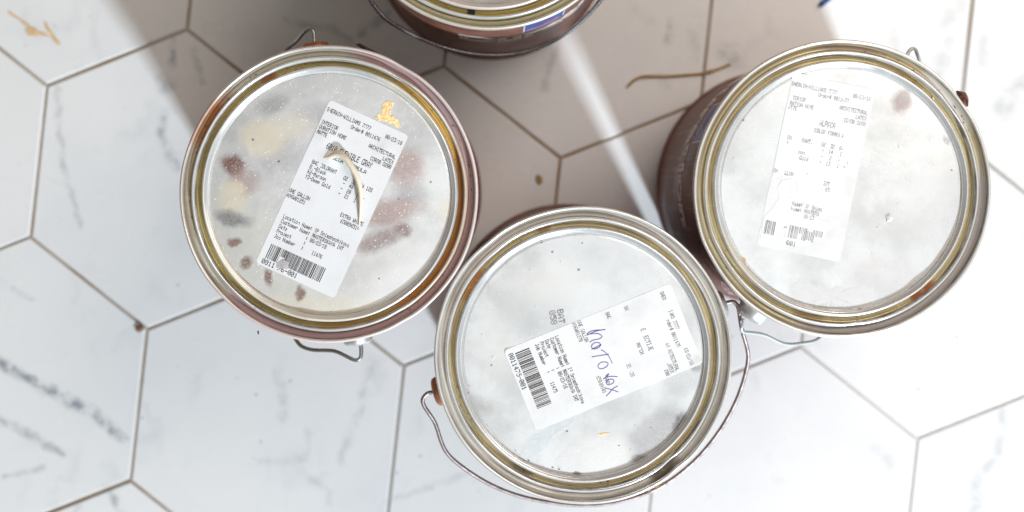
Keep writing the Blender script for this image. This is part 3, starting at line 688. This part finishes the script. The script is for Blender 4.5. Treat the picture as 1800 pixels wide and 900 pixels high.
# ---- can with the torn label (right)
b3 = blobs_for(1481, 332, [
    (1585, 175, 14, 20, 15, .5, (.20, .17, .17, 1), .8), (1585, 185, 18, 18, 0, .7, (.42, .36, .35, 1), .6), (1662, 245, 6, 9, -30, .5, (.25, .24, .24, 1), .6), (1485, 128, 28, 14, 10, .6, (.55, .56, .57, 1), .6), (1600, 130, 60, 30, 30, .7, (.66, .69, .69, 1), .5),
    (1400, 250, 90, 110, 0, .6, (.76, .79, .785, 1), .6), (1550, 490, 60, 36, 10, .4, (.64, .60, .60, 1), .6), (1445, 530, 22, 12, 30, .5, (.60, .53, .46, 1), .5), (1640, 400, 60, 80, 0, .8, (.70, .705, .70, 1), .5), (1308, 458, 4, 7, -20, .5, (.55, .28, .06, 1), .9)])
mats3 = dict(dents=[(35, 6, -.0005, -.0004), (200, 5, .0003, -.0003), (-85, 5, -.0003, 0)], pry=[(70, 4, 0, .0005), (-51, 5, 0, .0006)],body=body_mat('brown_label_c', 0.55),
    seam=ring_metal('seam_c', (0.92, 0.90, 0.86, 1), 0.28, seed=6), trough=ring_metal('trough_c', (0.56, 0.48, 0.31, 1), 0.36, [(-48, 58, 10, (0.42, 0.39, 0.385, 1), 0.9), (84, 10, 6, (.42, .30, .22, 1), .6), (40, 12, 6, (.72, .70, .69, 1), .6)], metal=.55, dirt=.45, seed=6.2),
    curl=ring_metal('curl_c', SILVER, 0.2, dirt=.25, seed=6.5), groove=ring_metal('groove_c', (0.76, 0.64, 0.36, 1), 0.3, [(-51, 6, 2, (.40, .11, .016, 1), .97), (62, 8, 6, (.45, .28, .10, 1), .5), (-104, 5, 4, (.5, .3, .1, 1), .5)], dirt=.4, seed=7),
    shoulder=ring_metal('shoulder_c', (0.85, 0.855, 0.845, 1), 0.25, [(215, 12, 6, (.66, .55, .40, 1), .5)], dirt=.3, seed=7.4), panel=panel_metal('panel_c', (0.79, 0.805, 0.80, 1), 0.27, b3, 0.3, 8.0))
can3, lid3, B3 = make_can(1481, 332, 'x', 3.7, mats3, 58.6, (MAT_EAR, MAT_EAR), 151)
can3['label'] = 'rightmost paint can with a half torn away sticker on its whitish lid'
bail(can3, B3, [U(1308, 560, ze), U(1306, 570, ze), U(1303, 578, ze), U(1306, 584, .152), U(1322, 585, .147), U(1345, 589, .142), U(1366, 600, .137), U(1385, 606, .133), U(1412, 603, .128), U(1440, 597, .124)]
     + around(B3, [278, 300, 320, 340, 0, 20], .0838, .118, .105)
     + around(B3, [30, 38], .0845, .125, .130) + [U(1618, 112, .145), U(1613, 98, .15), U(1610, 88, .153), U(1604, 85, ze), U(1598, 90, ze), U(1592, 102, ze)], MAT_WIRE_NEW, .00105)
s3 = Sticker(lid3, B3, (1394, 127), (148, 31), (-31, 148), 148, 310, paper('label_backing', (0.775, 0.78, 0.775, 1), 0.4), (), 3)
# what is left of the printed face, torn to a ragged outline
def torn_face():
    out = [(2, 1), (70, 1), (146, 2), (146, 30), (145, 90), (146, 142), (128, 139), (116, 146), (121, 160), (112, 172), (110, 184), (104, 200), (100, 214), (92, 224), (84, 232), (78, 236),
           (98, 244), (116, 246), (122, 252), (114, 262), (112, 275), (98, 280), (88, 292), (72, 297), (56, 297), (44, 289), (45, 278), (35, 268), (28, 280), (30, 300), (14, 300), (3, 300),
           (2, 262), (14, 240), (22, 220), (14, 205), (20, 190), (34, 184), (26, 200), (34, 214), (50, 220), (60, 228), (66, 222), (50, 200), (44, 186), (24, 176), (2, 190), (1, 100)]
    rnd = random.Random(4); bm = bmesh.new(); P = []
    for a, b in zip(out, out[1:] + out[:1]):
        for j in range(3): P.append((a[0] + (b[0] - a[0]) * j / 3 + rnd.uniform(-.7, .7), a[1] + (b[1] - a[1]) * j / 3 + rnd.uniform(-.7, .7)))
    top = [bm.verts.new(s3.at(u, v, .00012)) for u, v in P]; lo = [bm.verts.new(s3.at(u, v, -.00002)) for u, v in P]
    f = bm.faces.new(top)
    for i in range(len(P)): j = (i + 1) % len(P); bm.faces.new((top[i], top[j], lo[j], lo[i]))
    bmesh.ops.triangulate(bm, faces=[f]); bmesh.ops.recalc_face_normals(bm, faces=bm.faces)
    link('torn_face', bm, paper('label_face', (0.83, 0.835, 0.845, 1), 0.12), s3.o, smooth=False)
torn_face()
_at = s3.at; s3.at = lambda u, v, lift=0.0: _at(u, v, lift + .00013)
s3.text([(2, 16, 'SHERWIN-WILLIAMS 7777', 3.9, 7.4), (112, 15, '08/23/18', 3.9, 7.4), (52, 26, 'Order# 0011477', 3.9, 7.4), (5, 40, ' TERIOR', 3.9, 7.4), (2, 50, ' RATION HOME', 3.9, 7.4), (1, 58, ' ATTE', 3.9, 7.4),
    (93, 40, 'ARCHITECTURAL', 3.9, 7.4)], MAT_INK_PALE, drop=.05, seed=6)
s3.text([(124, 50, 'LATEX', 3.9, 7.4), (105, 60, 'COROB D200', 3.9, 7.4), (64, 72, 'ALPACA', 4.8, 10.5), (58, 88, 'COLOR FORMULA', 4.0, 7.4), (14, 110, 'BA', 4, 7.4), (40, 110, 'RANT.', 4, 7.4), (75, 110, 'OZ  32  64', 4.0, 7.4), (14, 120, 'Y', 4, 6), (78, 120, '-  14   1', 4.0, 7.4), (38, 131, 'oon', 4, 7.4), (78, 131, '-   2   -   1', 3.9, 7.4), (42, 141, 'Gold', 4, 7.4), (78, 141, '-  13   1  -', 3.9, 7.4),
    (2, 172, 'ON', 4, 7.4), (22, 172, 'LLON', 4, 7.4), (92, 176, 'EXT', 3.9, 7.4), (98, 186, '65', 4, 7.4),
    (46, 222, 'Name: IP Snims', 3.9, 7.4), (46, 231, 'Name: MASTERS', 3.9, 7.4), (62, 240, '  08/23', 3.9, 7.4), (8, 262, '-a', 3, 5), (40, 266, 'ab', 3, 5), (50, 291, '001', 6.0, 8)], MAT_INK_PALE, name='printed_text', drop=.05, seed=7)
s3.barcode(7, 24, 264, 288, MAT_INK_PALE, 21); 
s3.barcode(50, 108, 264, 286, MAT_INK_PALE, 22, [(66, 72, 264, 276), (80, 90, 268, 284), (94, 108, 264, 275)])
s3.at = _at
# brushed white paint along the lid's near edge, with comb-like ends
rr_ = random.Random(9)
x = 1396; low = []; high = []
while x < 1528:
    yb = 522 + 15 * math.sin((x - 1396) / 134 * PI * .75)
    low += [(x, yb - rr_.uniform(6, 16)), (x + 2.5, yb + rr_.uniform(2, 11))]; high.append((x + 3, yb - 24 - rr_.uniform(0, 12))); x += rr_.uniform(5, 9)
sm = [(1390, 505)] + low + [(1538, 522), (1536, 505)] + high[::-1]
flake('paint_smear', can3, B3, sm, simple('combed_paint', (.69, .69, .68, 1), .4, scale=300, vary=.12, dark=.86, bump=.35), th=.00014, jag=.5, sub=1, seed=31)
flake('paint_drop', can3, B3, [(1557, 380), (1564, 377), (1569, 382), (1566, 389), (1559, 389)], MAT_SMEAR, th=.0012, jag=.4, sub=2, seed=33)
flake('paint_drip', can3, B3, [(1680, 160), (1694, 163), (1700, 174), (1699, 188), (1690, 182), (1682, 170)], simple('rust_drip', (.20, .085, .055, 1), .4), z=.16, th=.006, jag=.6, sub=2, seed=34)
flake('label_flap', can3, B3, [(1266, 494), (1276, 498), (1288, 512), (1293, 520), (1280, 516), (1270, 506)], MAT_MAUVE, z=.168, th=.001, jag=.5, sub=2, seed=35)

# ---- can at the top edge
b4 = blobs_for(860, -210, [(830, -60, 80, 40, 0, .6, CREAM, .6), (900, -20, 120, 20, 0, .6, PINKB, .4), (800, -250, 70, 60, 0, .6, MILK, .5)])
mats4 = dict(body=body_mat('brown_label_d', 0.06),
    seam=ring_metal('seam_d', (0.90, 0.87, 0.76, 1), 0.3, seed=9), trough=ring_metal('trough_d', (0.58, 0.53, 0.34, 1), 0.36, metal=.5, dirt=.5, seed=9.2), curl=ring_metal('curl_d', SILVER, 0.2, dirt=.2, seed=9.5),
    groove=ring_metal('groove_d', (0.66, 0.52, 0.18, 1), 0.28, [(-98, 1.6, .6, (.02, .015, .01, 1), .98)], dirt=.5, seed=9.8), shoulder=ring_metal('shoulder_d', SILVER, 0.25, [(-90, 30, 15, (.62, .50, .42, 1), .5)], dirt=.2, seed=10.4), panel=panel_metal('panel_d', (0.64, 0.63, 0.61, 1), 0.36, b4, 0.5, 11.0))
can4, lid4, B4 = make_can(860, -210, 'x', 5.1, mats4, 176, (MAT_EAR, MAT_EAR), -66.4)
can4['label'] = 'paint can cut off by the top edge, blue emblem on its brown side'
def P4(x, y, z): return U(x, y, z)
bail(can4, B4, [B4 + Vector((-.0895, .0063, ze)), B4 + Vector((-.0935, .004, .154)), B4 + Vector((-.0935, -.004, .151)), U(622, -58, .145), U(640, -20, .138), U(652, 2, .133), U(666, 21, .129), U(678, 33, .126), U(700, 47, .122), U(740, 68, .116), U(790, 86, .110), U(845, 96, .107), U(900, 95, .107), U(950, 83, .110), U(1000, 56, .116), U(1040, 20, .124), U(1070, -20, .133), U(1088, -52, .142), B4 + Vector((.0935, -.010, .151)), B4 + Vector((.0935, -.007, .154)), B4 + Vector((.0895, -.0063, ze))], simple('bail_dark', (.40, .40, .41, 1), .28, .8), .0014)

def crumbs(can, n, mat, sectors, seed, rlo=73.2, rhi=75.6, z=.1837, smin=.25, smax=.7, name='paint_crumbs'):
    rnd = random.Random(seed); bm = bmesh.new()
    for _ in range(n):
        a0, a1 = rnd.choice(sectors); a = math.radians(rnd.uniform(a0, a1)); r = rnd.uniform(rlo, rhi) / 1000; q = rnd.uniform(smin, smax) / 1000
        g = bmesh.ops.create_icosphere(bm, subdivisions=1, radius=1)['verts']
        rot = a + rnd.uniform(-.6, .6); ex = rnd.uniform(1, 2.4)
        for v in g:
            k = rnd.uniform(.65, 1.2); x, y = v.co.x * q * .7 * k, v.co.y * q * ex * k
            v.co = Vector((r * math.cos(a) + x * math.cos(rot) - y * math.sin(rot), r * math.sin(a) + x * math.sin(rot) + y * math.cos(rot), z + v.co.z * q * .45))
    o = link(name, bm, mat, can, smooth=False); o['kind'] = 'stuff'
MAT_OCHRE = simple('ochre_crumb', (.55, .33, .09, 1), .7, scale=700, vary=.5, dark=.4)
MAT_SPECK = simple('dark_speck', (.06, .04, .025, 1), .7, scale=700)
MAT_WSPECK = simple('white_speck', (.85, .84, .80, 1), .5, scale=700, vary=.1, dark=.8)
crumbs(can1, 70, MAT_OCHRE, [(-75, 65), (-60, 30), (95, 175)], 1); crumbs(can1, 40, MAT_SPECK, [(120, 200), (-70, 40)], 2, 78.6, 81.0, .1852, .2, .5, name='dirt_specks')
crumbs(can1, 40, MAT_WSPECK, [(0, 360)], 3, 10, 64, PANEL_Z + .0001, .12, .3, name='dust_specks')
crumbs(can2, 26, MAT_OCHRE, [(95, 150), (195, 215), (-60, -110)], 4); crumbs(can2, 30, MAT_SPECK, [(195, 225), (-125, -95), (60, 140)], 5, 66, 75, .1853, .15, .42, name='dirt_specks')
crumbs(can2, 9, MAT_SPECK, [(-70, -35)], 6, 48, 66, PANEL_Z + .0001, .12, .32, name='dirt_specks'); crumbs(can2, 24, MAT_WSPECK, [(90, 250)], 7, 30, 82, .1856, .15, .45, name='dust_specks')
crumbs(can3, 22, MAT_OCHRE, [(40, 80), (-115, -50), (205, 225)], 8); crumbs(can3, 24, MAT_SPECK, [(20, 110), (190, 240)], 9, 78.6, 81.0, .1852, .15, .45, name='dirt_specks')
crumbs(can3, 20, MAT_WSPECK, [(20, 60), (0, 360)], 10, 20, 82, .1856, .15, .45, name='dust_specks')

# ------------------------------------------------------------------ small things on the floor
MAT_STEM = simple('dry_stem', (0.52, 0.31, 0.10, 1), 0.7, scale=260, vary=.4, dark=.5)
bm = bmesh.new()
tube(bm, catmull([U(x, y, z) for x, y, z in ((1103, 153, .0012), (1108, 147, .0016), (1116, 140, .0022), (1129, 135, .0022), (1150, 134, .0018), (1178, 134, .0014), (1205, 132, .0016), (1236, 129, .002), (1251, 125, .0026), (1266, 120, .002), (1284, 113, .0013))], 6),
     lambda t: .00100 + .0005 * math.exp(-((t - .79) / .03) ** 2) - .0002 * abs(t - .5), 8)
tag(link('plant_stem', bm, MAT_STEM), 'thin dry brown plant stem lying across a tile joint between the cans', 'stem')
bm = bmesh.new()
tube(bm, [U(1441, 10, .002), U(1443, 8.4, .002), U(1462, -7, .002), U(1490, -30, .002), U(1520, -55, .002)], lambda t: .0012 if t < .1 else .0019, 12)
tag(link('plastic_stick', bm, simple('blue_plastic', (0.012, 0.085, 0.25, 1), 0.35)), 'tip of a dark blue plastic stick at the top edge', 'stick')
def crumb(name, px, py, rx, ry, rz, mat, label, cat, seed, rot=0.0, group=None):
    bm = bmesh.new(); bmesh.ops.create_icosphere(bm, subdivisions=2, radius=1)
    for v in bm.verts:
        k = 1 + .45 * mnoise.noise(v.co * 1.6 + Vector((seed, 0, 0)))
        v.co = Vector((v.co.x * rx / FS * k, v.co.y * ry / FS * k, max(v.co.z, -.8) * rz * k))
    o = link(name, bm, mat, smooth=False, loc=U(px, py, rz * .75)); o.rotation_euler = (0, 0, rot)
    return tag(o, label, cat, group)
crumb('rust_crumb', 245, 578, 8, 6, .0014, simple('rusty_crumb', (.26, .13, .07, 1), .8, scale=600), 'rusty brown crumb sitting at the joint of three pale tiles', 'crumb', 3, .5)
crumb('seed_husk', 948, 316, 6, 9, .001, simple('husk', (.42, .31, .12, 1), .7, scale=500), 'small yellowish seed husk on the shaded tile above the front can', 'husk', 9, .3)
def smear(name, px_pts, mat, label, cat, th=.0003, jag=2.0, seed=0):
    bm = bmesh.new(); sheet(bm, [tuple(U(x, y, 0).xy) for x, y in px_pts], .0001, th, jag / FS, 3, seed)
    return tag(link(name, bm, mat, smooth=False), label, cat)
MAT_GLUE = simple('dried_glue', (.62, .44, .26, 1), .6, scale=180, vary=.4, dark=1.35)
smear('glue_smear', [(44, 52), (52, 46), (64, 50), (80, 57), (90, 66), (74, 64), (60, 64), (48, 62)], MAT_GLUE, 'flat tan smear of dried glue, widest of the marks at top left', 'smear', seed=41)
smear('glue_streak', [(12, 16), (22, 22), (40, 34), (56, 46), (48, 47), (30, 34), (14, 24)], MAT_GLUE, 'thin tan glue streak running in from the top left corner', 'smear', jag=1.2, seed=42)
smear('glue_streak', [(76, 34), (84, 42), (96, 62), (108, 78), (102, 80), (90, 66), (78, 46)], MAT_GLUE, 'slanting tan glue streak right of the widest smear', 'smear', jag=1.2, seed=43)
